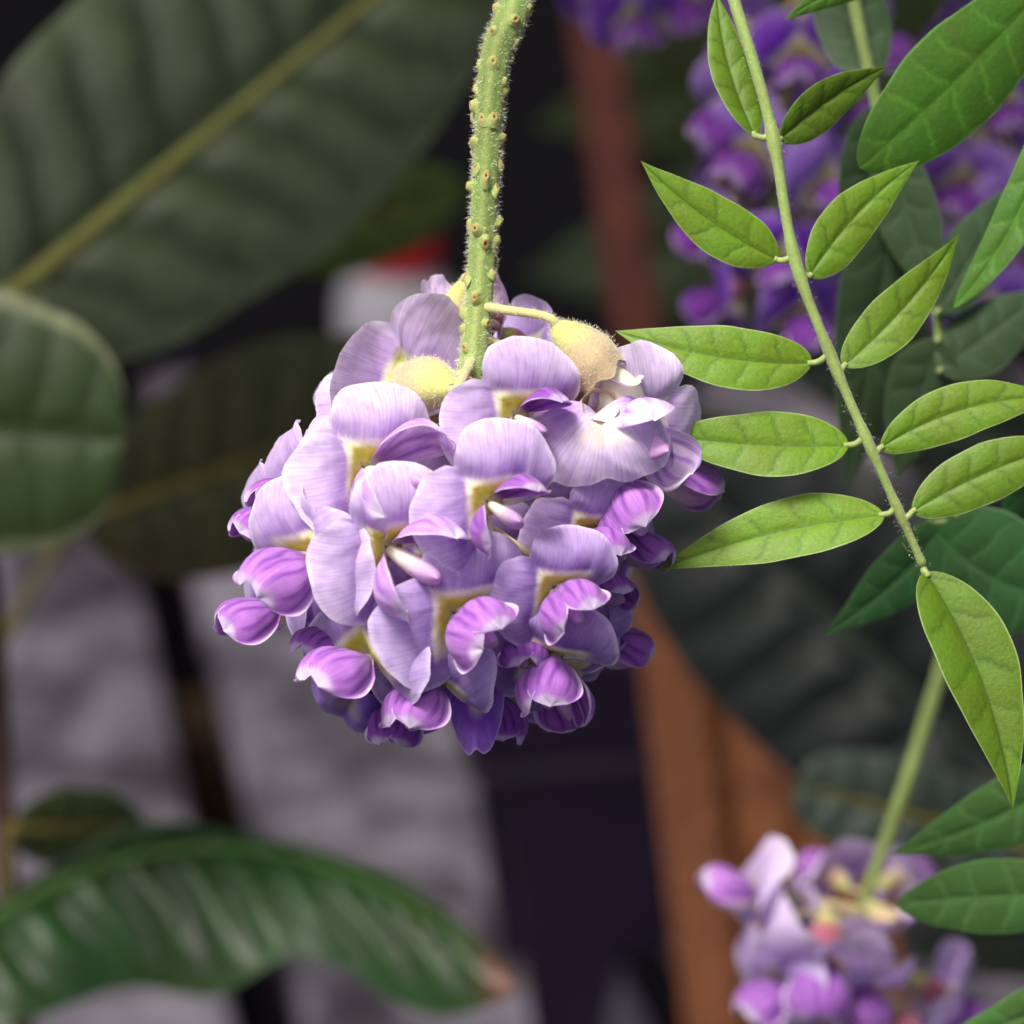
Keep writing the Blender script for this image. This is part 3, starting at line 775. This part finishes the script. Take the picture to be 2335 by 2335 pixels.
loose_cluster([dis(2150, 900, .69), dis(1960, 980, D2 - .01), dis(1815, 1160, D2 + .01), dis(1762, 1310, D2 + .01), dis(1715, 1460, D2), dis(1660, 1620, D2), dis(1632, 1700, D2), dis(1620, 1800, D2)],
              [1.6e-3, 1.6e-3, 1.5e-3, 1.5e-3, 1.3e-3, 0.9e-3], 'loose half open lilac cluster with rosy calyces at the foot of the vine', None, fl2)

def spiral(pts, n, rad, dark, seed, tight=1.0):  # dark deepens the petal violet to put shade on the far clusters
    r_ = np.random.default_rng(seed)
    st = spline(pts, 60); out = []
    for k in range(n):
        q = 0.22 + 0.76 * (k + .5) / n
        c = st[int(q * 59)]
        th = k * 2.4 + r_.uniform(-.4, .4)
        d = np.array([math.cos(th), math.sin(th), r_.uniform(-.5, .15)])
        rr = rad * r_.uniform(.7, 1.05) * (1 if q < .8 else .7)
        out.append((c + d * rr, nrm(d + [0, 0, -.25]), np.array([d[0] * .2, d[1] * .2, 1.0]) + r_.normal(0, .25, 3), max(0, q - .14),
                    dict(dark=float(np.clip(dark + r_.normal(0, .12), 0, 1.22)), s=r_.uniform(.9, 1.08), pink=.8, lod=.5)))
    return out
DM = .82
loose_cluster([dis(1530, -160, DM), dis(1520, 20, DM), dis(1470, 250, DM), dis(1460, 420, DM), dis(1455, 590, DM)], [2e-3, 1.6e-3, 1e-3],
              'long violet cluster hanging blurred behind the upper leaflets of the feathered leaf', None,
              spiral([dis(1530, -160, DM), dis(1520, 20, DM), dis(1470, 250, DM), dis(1460, 420, DM), dis(1455, 590, DM)], 19, .014, .98, 3))
DR = .86
loose_cluster([dis(1900, -60, DR), dis(1890, 150, DR), dis(1850, 350, DR), dis(1840, 620, DR)], [2e-3, 1.6e-3, 1e-3],
              'shaded violet cluster hanging blurred behind the narrow curved leaf', None,
              spiral([dis(1900, -60, DR), dis(1890, 150, DR), dis(1850, 350, DR), dis(1840, 620, DR)], 17, .015, .95, 5))
DT = .92
loose_cluster([dis(1230, -440, DT), dis(1220, -280, DT), dis(1215, -90, DT), dis(1215, 0, DT)], [2e-3, 1.6e-3, 1e-3],
              'violet cluster darkened for shade, its blurred tip above the shade-painted stake', None,
              spiral([dis(1230, -440, DT), dis(1220, -280, DT), dis(1215, -90, DT), dis(1215, 0, DT)], 16, .020, 1.15, 9))

# ------------------------------------------------------------------ leaves
def leaf_grid(base, tip, width, nor, side=0.0, arch=0.0, fold=0.2, curl=0.15, a=0.62, b=1.16, nt=80, ns=41, nv=5.5, pucker=0.00022,
              vk=0.42, col=None, vcol=None, rim=None, mcol=None, twist=0.0, wavy=0.0, half=(1, 1), vw=0.055, midw=0.03, tipdrop=0.0, chew=None, rimw=.955, tipcol=None):
    """blade as a grid from base to tip; side/arch bend the midrib sideways and out of plane (fractions of length)"""
    base, tip = np.asarray(base), np.asarray(tip)
    Lv = tip - base; Ln = np.linalg.norm(Lv); d = Lv / Ln
    n = nrm(nor - d * np.dot(nor, d)); sdv = np.cross(n, d)
    t = np.linspace(0.0, 1, nt)[:, None]
    s = np.linspace(-1, 1, ns)[None, :]
    bend = 4 * t * (1 - t)
    mid = base + Lv * t[..., None] + sdv * (side * Ln * bend)[..., None] + n * (arch * Ln * bend)[..., None] - n * (tipdrop * Ln * t ** 3)[..., None]
    tm = a / (a + b)
    sh = (np.clip(t, 0, 1) ** a) * (np.clip(1 - t, 0, 1) ** b) / (tm ** a * (1 - tm) ** b)
    hw = width / 2 * sh
    hw = hw * np.where(s < 0, half[0], half[1])
    if chew is not None:
        ct, cw, cd_, cs = chew
        hw = hw * (1 - np.where(s * cs > 0, cd_ * np.exp(-((t - ct) / cw) ** 2), 0))
    ss = np.abs(s)
    w = hw * s
    q = t * nv - ss * vk * 1.6 + 0.22 * ss * ss
    _wk[0] += 7
    q = q + 0.16 * wav(t * 6 + np.sign(s) * 2, 1.6) + 0.05 * wav(t * 9 + ss * 4, 2.0)
    hw = hw * (1 + 0.035 * wav(t * 5 + np.sign(s), 2.0) + wavy * np.sin(t * 21 + 2) * (s < 0))
    w = hw * s
    ridge = np.abs(np.sin(np.pi * q))
    z = hw * ss * fold - curl * hw * ss ** 2 + pucker * (ridge ** 0.7) * np.minimum(1, ss * 5) * (1 - ss ** 4) * np.clip(sh, 0, 1)
    z = z + wavy * width * np.sin(t * 15 + 1.0) * ss ** 2 * np.sign(s + .2) * sh
    ang = twist * (t - .5)
    p = mid + sdv * (w * np.cos(ang) - z * np.sin(ang))[..., None] + n * (z * np.cos(ang) + w * np.sin(ang))[..., None]
    B = 0 * t + 0 * s
    c = col + B[..., None]
    vein = np.exp(-(np.minimum(q % 1, 1 - q % 1) / vw) ** 2) * sstep(0.02, 0.1, ss) * (1 - sstep(.75, .97, ss))
    c = mix(c, vcol, 0.75 * vein + B)
    c = mix(c, mcol, 0.9 * np.exp(-(ss / (midw / np.clip(sh, .15, 1))) ** 2) + B)
    c = mix(c, rim, 0.8 * sstep(rimw, rimw + .03 + .6 * (.955 - rimw), ss) + B)
    if tipcol is not None: c = mix(c, tipcol, .85 * sstep(.93, .985, t) + B)
    uv = np.stack([B + s * .5 + .5, B + t], -1)
    return p, c, uv, mid[:, 0, :], n

LG, LV, LM, LE = lin(98, 132, 28), lin(64, 98, 18), lin(62, 92, 20), lin(170, 188, 128)

def compound(label, rach, rrad, leaflets, col, vcol, mcol, rim, stemc, org_=None, cat='leaf', group=None):
    st = spline(rach, 90)
    og = st[0]
    e = empty('compound_leaf', og, label, cat, group)
    rr_ = np.linspace(rrad[0], rrad[1], 90)
    for lf_ in leaflets:
        if lf_[4] is not None: rr_ = rr_ * (1 + .28 * np.exp(-((np.arange(90) - lf_[4] * 89) / 1.1) ** 2))
    v, f, uv, fr = tube(st - og, rr_, 12, .05, 5)
    mb_ = MB().add(v, f, mix(stemc + 0 * v, stemc * 1.5, rng.random(len(v)) * .4), uv)
    ro = mb_.build('rachis', M_STEM, e)
    ix = rng.integers(0, len(v) - 2, 2600)
    hn = v[ix] - (st - og)[np.clip(ix // 12, 0, 89)]
    hn /= np.linalg.norm(hn, axis=1)[:, None] + 1e-9
    tag(hairs(v[ix] + rng.normal(0, 3e-4, (len(ix), 3)) * [1, 1, 3], hn, 3.2e-4, 5e-5, .7).build('hair', M_HAIR, ro), kind='stuff')
    for (b, t, w, nor, at, kw) in leaflets:
        kw = dict(kw)
        cm = kw.pop('cm', 1.0)
        p, c, u, mid, nn = leaf_grid(b, t, w, nor, col=col * cm, vcol=vcol * cm, mcol=mcol * cm, rim=rim, **kw)
        lo = MB().grid(p - og, c.reshape(-1, 3), u).build('leaflet', M_LEAF, e)
        if at is not None:
            A = st[int(at * 89)] - og
            b0 = np.asarray(b) - og
            b1 = mid[2] - og
            m_ = (A + b0) / 2 + nrm(b0 - A) * 0 - CU * .0004
            v, f, uv, _ = tube(spline([A, m_, b0, b1], 12), np.linspace(.58e-3, .46e-3, 12), 8)
            MB().add(v, f, lin(134, 152, 84)).build('petiolule', M_STEM, lo)
    return e

def atpar(st, pt):
    return float(np.argmin(np.linalg.norm(st - pt, axis=1))) / (len(st) - 1)

DL = 0.603
rach_px = [(1290, -330, .03), (1345, -150, .01), (1385, 0, 0), (1425, 130, -.002), (1460, 265, -.003), (1500, 490, -.004), (1575, 690, -.004), (1640, 840, -.004), (1697, 968, -.003), (1742, 1068, -.002)]
rach = [dis(x, y, DL + z) for x, y, z in rach_px]
RST = spline(rach, 90)
cam_n = -CF
lf = []
W = lambda px_: px_ * PX / 1932 * K * DL
for (bx, by, tx, ty, w, tz, tilt, kw) in [
  (1424, 256, 1352, -8, 84, .004, (.35, 0), dict(side=.05, fold=0.39, cm=.80, a=.55, b=.9)),
  (1470, 264, 1662, 124, 92, .006, (.1, .45), dict(side=.04, fold=0.34, cm=.70, arch=.03, tipdrop=-.02)),
  (1468, 491, 1207, 304, 112, -.006, (-.1, -.25), dict(side=.05, fold=0.30, cm=1.0, arch=.03)),
  (1526, 522, 1728, 306, 104, .006, (.1, .12), dict(side=.05, fold=0.26, cm=.95, arch=.02)),
  (1533, 685, 1167, 612, 122, -.006, (-.1, -.30), dict(side=.07, fold=0.26, cm=1.05, arch=.03, b=1.05)),
  (1591, 692, 1817, 436, 100, .004, (.1, .05), dict(side=-.03, fold=0.26, cm=.92, arch=.02)),
  (1602, 840, 1220, 812, 130, -.004, (0, -.3), dict(side=.04, fold=0.26, cm=1.0, arch=.03)),
  (1660, 846, 1985, 748, 104, .000, (.05, -.2), dict(side=.07, fold=0.29, cm=.95, arch=.03, b=.8)),
  (1669, 971, 1234, 1069, 122, -.004, (0, -.35), dict(side=-.02, fold=0.26, cm=1.08, arch=.03)),
  (1721, 966, 2020, 838, 112, .000, (.05, -.1), dict(side=.04, fold=0.26, cm=.85, arch=.02, b=.8)),
  (1745, 1078, 1910, 1530, 156, -.008, (.30, 0), dict(side=.05, fold=0.44, cm=.78, arch=.04)),
]:
    b = dis(bx, by, DL - .003); t = dis(tx, ty, DL + tz)
    nor = ivec(tilt[0], tilt[1], 1.0)
    kw.setdefault('side', 0.0)
    kw['twist'] = rng.normal(0, .35); kw['tipdrop'] = kw.get('tipdrop', 0) + rng.normal(.02, .05); kw['nv'] = rng.uniform(4.6, 6.4)
    kw['curl'] = rng.uniform(.08, .3)
    lf.append((b, t, W(w), nor, atpar(RST, b), kw))
compound('bright green feathered leaf of eleven leaflets hanging in focus beside the lilac cluster', rach, (1.05e-3, .6e-3), lf, LG, LV, LM, LE, lin(118, 138, 72))

# other vine leaves on the right
def simple(label, rach, leaflets, col, d, group=None):
    out = []
    st = spline(rach, 90)
    for (bx, by, tx, ty, w, dz, tilt, kw) in leaflets:
        b = dis(bx, by, d + dz[0]); t = dis(tx, ty, d + dz[1])
        out.append((b, t, w * PX / 1932 * K * d, ivec(tilt[0], tilt[1], 1.0), atpar(st, b), kw))
    return compound(label, rach, (1.2e-3, .7e-3), out, col, col * np.array([1.8, 1.6, 2.0]), col * np.array([1.6, 1.45, 1.7]), col * 2.0 + .06, lin(104, 124, 62), group=group)

d1 = .618
simple('leaf spray with a broad pale veined leaflet and a narrow curved one',
       [dis(1760, -420, d1 + .02), dis(1900, -200, d1 + .01), dis(1965, -30, d1), dis(2010, 160, d1), dis(2040, 330, d1 + .005)],
       [(1955, -5, 1622, 318, 205, (0, -.006), (.1, .35), dict(side=.02, fold=.06, nv=6, b=.62, a=.5)),
        (1990, 180, 1799, 582, 84, (0, .004), (-.5, .1), dict(side=.08, fold=.3, b=.75)),
        (1700, -60, 1478, 40, 66, (0, 0), (0, .3), dict(side=-.05, fold=.1))], lin(66, 108, 28), d1)
d3 = .668
simple('dim grey green leaf spray hanging behind the right hand leaflets of the bright feathered leaf',
       [dis(1560, -330, d3), dis(1600, -60, d3), dis(1650, 180, d3), dis(1700, 330, d3 + .004), dis(1765, 560, d3 + .004), dis(1775, 760, d3 + .005)],
       [(1635, 150, 1560, -160, 150, (0, .01), (.2, -.3), dict(fold=.1)),
        (1655, 200, 1585, 520, 130, (0, .01), (.3, 0), dict(fold=.15, side=.05)),
        (1680, 260, 1798, 614, 120, (0, .004), (-.3, .1), dict(fold=.2, side=-.04)),
        (1690, 380, 1600, 930, 170, (.004, .02), (.3, .1), dict(fold=.12)),
        (1772, 700, 1990, 540, 130, (0, .012), (-.2, .1), dict(fold=.12)),
        (1768, 590, 1930, 330, 120, (0, .012), (.2, .1), dict(fold=.12)),
        (1770, 640, 1690, 905, 140, (0, .012), (-.2, .1), dict(fold=.12))], lin(58, 80, 50), d3)
d4 = .650
simple('dark green leaf spray with a chewed curled leaflet below the bright feathered leaf',
       [dis(2140, 560, d4), dis(2020, 760, d4), dis(1905, 900, d4), dis(1800, 975, d4)],
       [(1790, 985, 1552, 1200, 118, (0, .004), (.1, .3), dict(side=.05, fold=.2)),
        (1752, 985, 2010, 1130, 250, (0, .0), (.0, .25), dict(side=-.12, fold=.1, chew=(.42, .16, .75, -1), b=.6)),
        (1960, 850, 1860, 1230, 110, (.006, .02), (.4, .1), dict(side=.02, fold=.15))], lin(50, 92, 46), d4)
d5 = .660
simple('mid green leaf spray overlapping the loose half open cluster',
       [dis(2180, 1300, d5), dis(2120, 1480, d5), dis(2050, 1660, d5 - .002), dis(2030, 1900, d5)],
       [(2060, 1440, 1678, 1612, 150, (0, .004), (.05, .35), dict(side=.05, fold=.14)),
        (2050, 1690, 1690, 1706, 150, (0, -.004), (.0, .25), dict(side=-.02, fold=.14, b=.75)),
        (2060, 1850, 1760, 1965, 110, (0, -.004), (.0, .3), dict(side=.06, fold=.14))], lin(84, 128, 62), d5)

# overhead vine that carries clusters and leaves, out of the picture above
vine = empty('vine_branch', (0.42, 0.30, -0.09), 'woody vine branch running above the hanging clusters', 'vine')
vp = [np.array([.42, .30, -.09]), np.array([.40, .29, .35]), np.array([.36, .24, .72]), dis(2100, -420, .70), dis(1760, -420, d1 + .02), dis(1560, -330, d3), dis(1290, -330, DL + .03),
      STEM[0] + np.array([.004, .004, .002]), dis(700, -640, .72), dis(200, -720, .80)]
v_, f_, u_, _ = tube(spline(vp, 140) - vp[0], np.linspace(8e-3, 3e-3, 140), 14, .06, 5)
MB().add(v_, f_, None, u_).build('branch', M_BARK, vine)
for pts, r0, r1 in (([vp[2], dis(2150, -300, .84), dis(1900, -60, DR), dis(1530, -160, DM), dis(1230, -440, DT)], 4e-3, 2e-3),
                    ([vp[0] * .3 + vp[1] * .7, dis(2350, 1500, .70), dis(2180, 1300, d5), dis(2150, 900, .69), dis(2140, 560, d4), dis(2160, 100, .67), dis(2100, -420, .70)], 4e-3, 2.4e-3)):
    v_, f_, u_, _ = tube(spline(pts, 90) - vp[0], np.linspace(r0, r1, 90), 12, .06, 5)
    MB().add(v_, f_, None, u_).build('branch', M_BARK, vine)

# ------------------------------------------------------------------ broad leaved shrub
shrub_og = dis(-60, 1350, .90); shrub_og[2] = -.09
shrub = empty('broad_leaved_shrub', shrub_og, 'shrub with big dark glossy ribbed leaves and a thin brown stem', 'shrub')
tp = [shrub_og, dis(50, 2120, 1.0), dis(14, 1700, 1.0), dis(-8, 1250, .97), dis(-60, 800, .88), dis(-160, 400, .86), dis(-240, -100, .90)]
v_, f_, u_, _ = tube(spline(tp, 80) - shrub_og, np.linspace(3.2e-3, 2.4e-3, 80), 12)
MB().add(v_, f_, None, u_).build('stem', M_BARK, shrub)
TST = spline(tp, 80)

def broad(par, og, p0, p1, w, nor, col, label=None, att=None, midr=.0016, midcol=lin(140, 128, 52), **kw):
    kw.setdefault('pucker', .0022)
    p, c, u, mid, n = leaf_grid(p0, p1, w, nor, col=col, vcol=kw.pop('vcol', col * .55), mcol=col, rim=kw.pop('rim', col * 1.5 + .01), nt=80, ns=41, **kw)
    lo = MB().grid(p - og, c.reshape(-1, 3), u).build('leaf', M_GLOSS, par)
    if label: lo['label'] = label
    path = mid[:76:5] + n * .0006
    if att is not None: path = np.vstack([att, att * .4 + mid[0] * .6 - n * .002, path])
    v, f, uv, _ = tube(spline(path, 50) - og, np.linspace(midr, midr * .25, 50), 10)
    MB().add(v, f, midcol).build('midrib', M_STEM, lo)
    return lo

dl = .92
broad(shrub, shrub_og, dis(-25, 595, dl), dis(960, -215, dl + .06), 640 * PX / 1932 * K * dl, ivec(.15, .15, 1), lin(94, 106, 74),
      'big grey green leaf seen from below with a thick yellowish midrib', att=TST[46], midr=.0030, midcol=lin(136, 142, 70), half=(1.0, 1.12),
      a=.42, b=.55, nv=9, fold=.14, pucker=.0034, vk=.75, vw=.20, vcol=lin(50, 68, 40))
broad(shrub, shrub_og, dis(-330, 780, dl - .06), dis(236, 830, dl - .06), 470 * PX / 1932 * K * dl, ivec(.1, .2, 1), lin(60, 78, 40),
      'rounded dark leaf with a pale rim under the big grey green leaf', att=TST[44], half=(1, 1), a=.5, b=.40, nv=6, rimw=.84, rim=lin(150, 158, 116), curl=.3, pucker=.0012, midcol=lin(60, 84, 44), midr=.0006)
broad(shrub, shrub_og, dis(150, 980, 1.05), dis(830, 740, 1.12), 420 * PX / 1932 * K * 1.08, ivec(.1, .3, 1), lin(78, 80, 42),
      'dull olive leaf in shade behind the lilac cluster', att=TST[40], a=.5, b=.5, nv=8)
broad(shrub, shrub_og, dis(520, 470, 1.10), dis(880, 350, 1.14), 190 * PX / 1932 * K * 1.1, ivec(.1, .3, 1), lin(82, 104, 34),
      'small mid green leaf above the white bottle', att=TST[52], a=.5, b=.6)
broad(shrub, shrub_og, dis(-330, 2010, .95), dis(975, 1850, .93), 520 * PX / 1932 * K * .95, ivec(-.05, -.75, 1), lin(42, 72, 32),
      'arching glossy dark leaf with ribbed surface and wavy edge', att=TST[14], side=.285, a=.5, b=.55, nv=13, fold=.0, curl=.2, pucker=.0060, vk=1.0, vw=.16, wavy=.11, half=(1.0, .18),
      midcol=lin(84, 122, 56), midr=.0014, tipcol=lin(120, 70, 54))
broad(shrub, shrub_og, dis(20, 1560, .98), dis(275, 1555, 1.0), 170 * PX / 1932 * K * .98, ivec(.1, .4, 1), lin(56, 72, 26),
      'small olive leaf beside the thin brown stem', att=TST[24], a=.5, b=.7)

# second shrub on the right, behind the vine
s2_og = dis(2150, 1400, 1.10); s2_og[2] = -.09
shrub2 = empty('broad_leaved_shrub', s2_og, 'shrub with large dark striped leaves behind the bright green leaflets', 'shrub')
tp2 = [s2_og, dis(2150, 1500, 1.10), dis(2120, 1100, 1.10), dis(2050, 500, 1.10), dis(1950, 100, 1.12)]
v_, f_, u_, _ = tube(spline(tp2, 80) - s2_og, np.linspace(4.2e-3, 3e-3, 80), 12)
MB().add(v_, f_, None, u_).build('stem', M_BARK, shrub2)
T2 = spline(tp2, 80)
broad(shrub2, s2_og, dis(1990, 1560, 1.06), dis(1190, 800, 1.10), 560 * PX / 1932 * K * 1.08, ivec(.1, .35, 1), lin(28, 38, 32), 'large dark leaf with grey stripes between its veins', att=T2[30], a=.55, b=.6, nv=8, pucker=.004, vw=.2, midcol=lin(50, 64, 50))
broad(shrub2, s2_og, dis(1960, 1600, .98), dis(1500, 1480, .97), 210 * PX / 1932 * K * .98, ivec(.0, .2, 1), lin(78, 94, 80), 'pale grey green leaf behind the loose cluster', att=T2[26], a=.5, b=.35, nv=7)
for (x0, y0, x1, y1, w, d_, cc) in [(1950, 500, 1330, 480, 330, 1.25, lin(62, 78, 46)), (1980, 850, 1480, 700, 260, 1.2, lin(38, 52, 34)), (1960, 1000, 1500, 1020, 240, 1.18, lin(40, 54, 40)),
                                   (1900, 60, 1000, 240, 420, 1.52, lin(66, 80, 36)), (1700, 420, 980, 520, 360, 1.55, lin(70, 86, 50)), (1960, 1350, 1620, 1300, 240, 1.2, lin(34, 48, 36)), (2000, 1760, 1700, 1800, 200, 1.1, lin(32, 52, 30))]:
    broad(shrub2, s2_og, dis(x0, y0, d_), dis(x1, y1, d_ + .04), w * PX / 1932 * K * d_, ivec(.1, .4, 1), cc, att=T2[int(np.clip(40 - (y0 - 900) / 30, 10, 78))], nv=8, midcol=cc * 1.3)

# ------------------------------------------------------------------ timber, stool, bottle
def bar(mb, p0, p1, wv, dv, bev=.002):
    p0, p1 = np.asarray(p0), np.asarray(p1)
    box(mb, (p0 + p1) / 2, (p1 - p0) / 2, wv, dv, bev=bev)

def to_ground(p_top, p_low):
    d_ = p_low - p_top
    return p_top + d_ * ((-.09 - p_top[2]) / d_[2])

DPst = 1.30
pe = empty('leaning_timber', (0, 0, 0), 'leaning orange brown timber with a groove down its face', 'post')
pu = dis(1222, 900, DPst + .02); pl = dis(1350, 1932, DPst)
pb = to_ground(pu, pl); pe.location = pb
ax = nrm(pu - pb); wv = nrm(np.cross(ax, CF)); wv = wv if wv.dot(CR) > 0 else -wv; dv = np.cross(ax, wv)
for (o0, ww, back) in ((0.0, .0105, 0), (.0125, .0015, .006), (.0245, .0095, .002), (.0500, .0150, .004)):
    mb = MB(); bar(mb, wv * (o0) + dv * back, (pu - pb) + wv * o0 + dv * back, wv * ww, dv * .009)
    mb.build('batten', M_POST, pe, smooth=False)
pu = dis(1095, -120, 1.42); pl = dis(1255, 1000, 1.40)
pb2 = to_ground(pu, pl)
se = empty('leaning_stake', pb2, 'stake leaning behind the hairy green stem, shade painted in as dark red brown', 'stake')
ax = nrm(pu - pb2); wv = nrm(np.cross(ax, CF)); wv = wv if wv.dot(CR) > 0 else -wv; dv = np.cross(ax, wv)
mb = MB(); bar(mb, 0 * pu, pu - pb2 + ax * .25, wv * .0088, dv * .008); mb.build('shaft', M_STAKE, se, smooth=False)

# black stool with an arched opening, standing on the deck
bl = ground(1290, 2420); hgt = .125
sx = nrm(np.array([1.0, .16, 0])); sy = np.array([-sx[1], sx[0], 0])
stool = empty('step_stool', (bl[0], bl[1], 0), 'black plastic step stool with an arched opening on the grey deck', 'stool')
def panel(mb, y0, y1):
    P = [(-.012, 0), (.014, 0), (.022, .05), (.07, .05), (.108, .0), (.135, 0), (.125, hgt), (-.028, hgt)]
    vv = [sx * x + sy * y + np.array([0, 0, z]) for y in (y0, y1) for x, z in P]
    k = len(P)
    ff = [[0, 1, 2, 7], [2, 3, 6, 7], [3, 4, 5, 6]]
    ff += [[b + k for b in reversed(q)] for q in ff]
    ff += [[j, j + k, (j + 1) % k + k, (j + 1) % k] for j in range(k)]
    mb.add(vv, ff)
mb = MB(); panel(mb, -.003, .003); mb.build('front_panel', M_BLACK, stool, smooth=False)
mb = MB(); panel(mb, .094, .100); mb.build('back_panel', M_BLACK, stool, smooth=False)
mb = MB(); box(mb, sx * .048 + sy * .048 + np.array([0, 0, hgt + .0055]), sx * .085, sy * .056, np.array([0, 0, .005]), bev=.002); mb.build('top', M_BLACK, stool, smooth=False)

# white bottle with a red cap
bt = ground(905, 1010)
bottle = empty('bottle', (bt[0], bt[1], 0), 'white bottle with a red cap standing on the deck by the fence', 'bottle')
def lathe(prof, m=24):
    pr = np.array(prof); a = np.linspace(0, 2 * np.pi, m, endpoint=False)
    return np.stack([pr[:, 0][:, None] * np.cos(a), pr[:, 0][:, None] * np.sin(a), pr[:, 1][:, None] + 0 * a], -1)
MB().grid(lathe([(.0, .0005), (.031, .0005), (.034, .004), (.034, .088), (.031, .100), (.018, .108), (.017, .114), (0, .114)]), wrap=True).build('body', M_WHITE, bottle)
MB().grid(lathe([(.0, .1095), (.0225, .1095), (.0245, .112), (.0245, .142), (.021, .146), (0, .146)]), wrap=True).build('cap', M_RED, bottle)
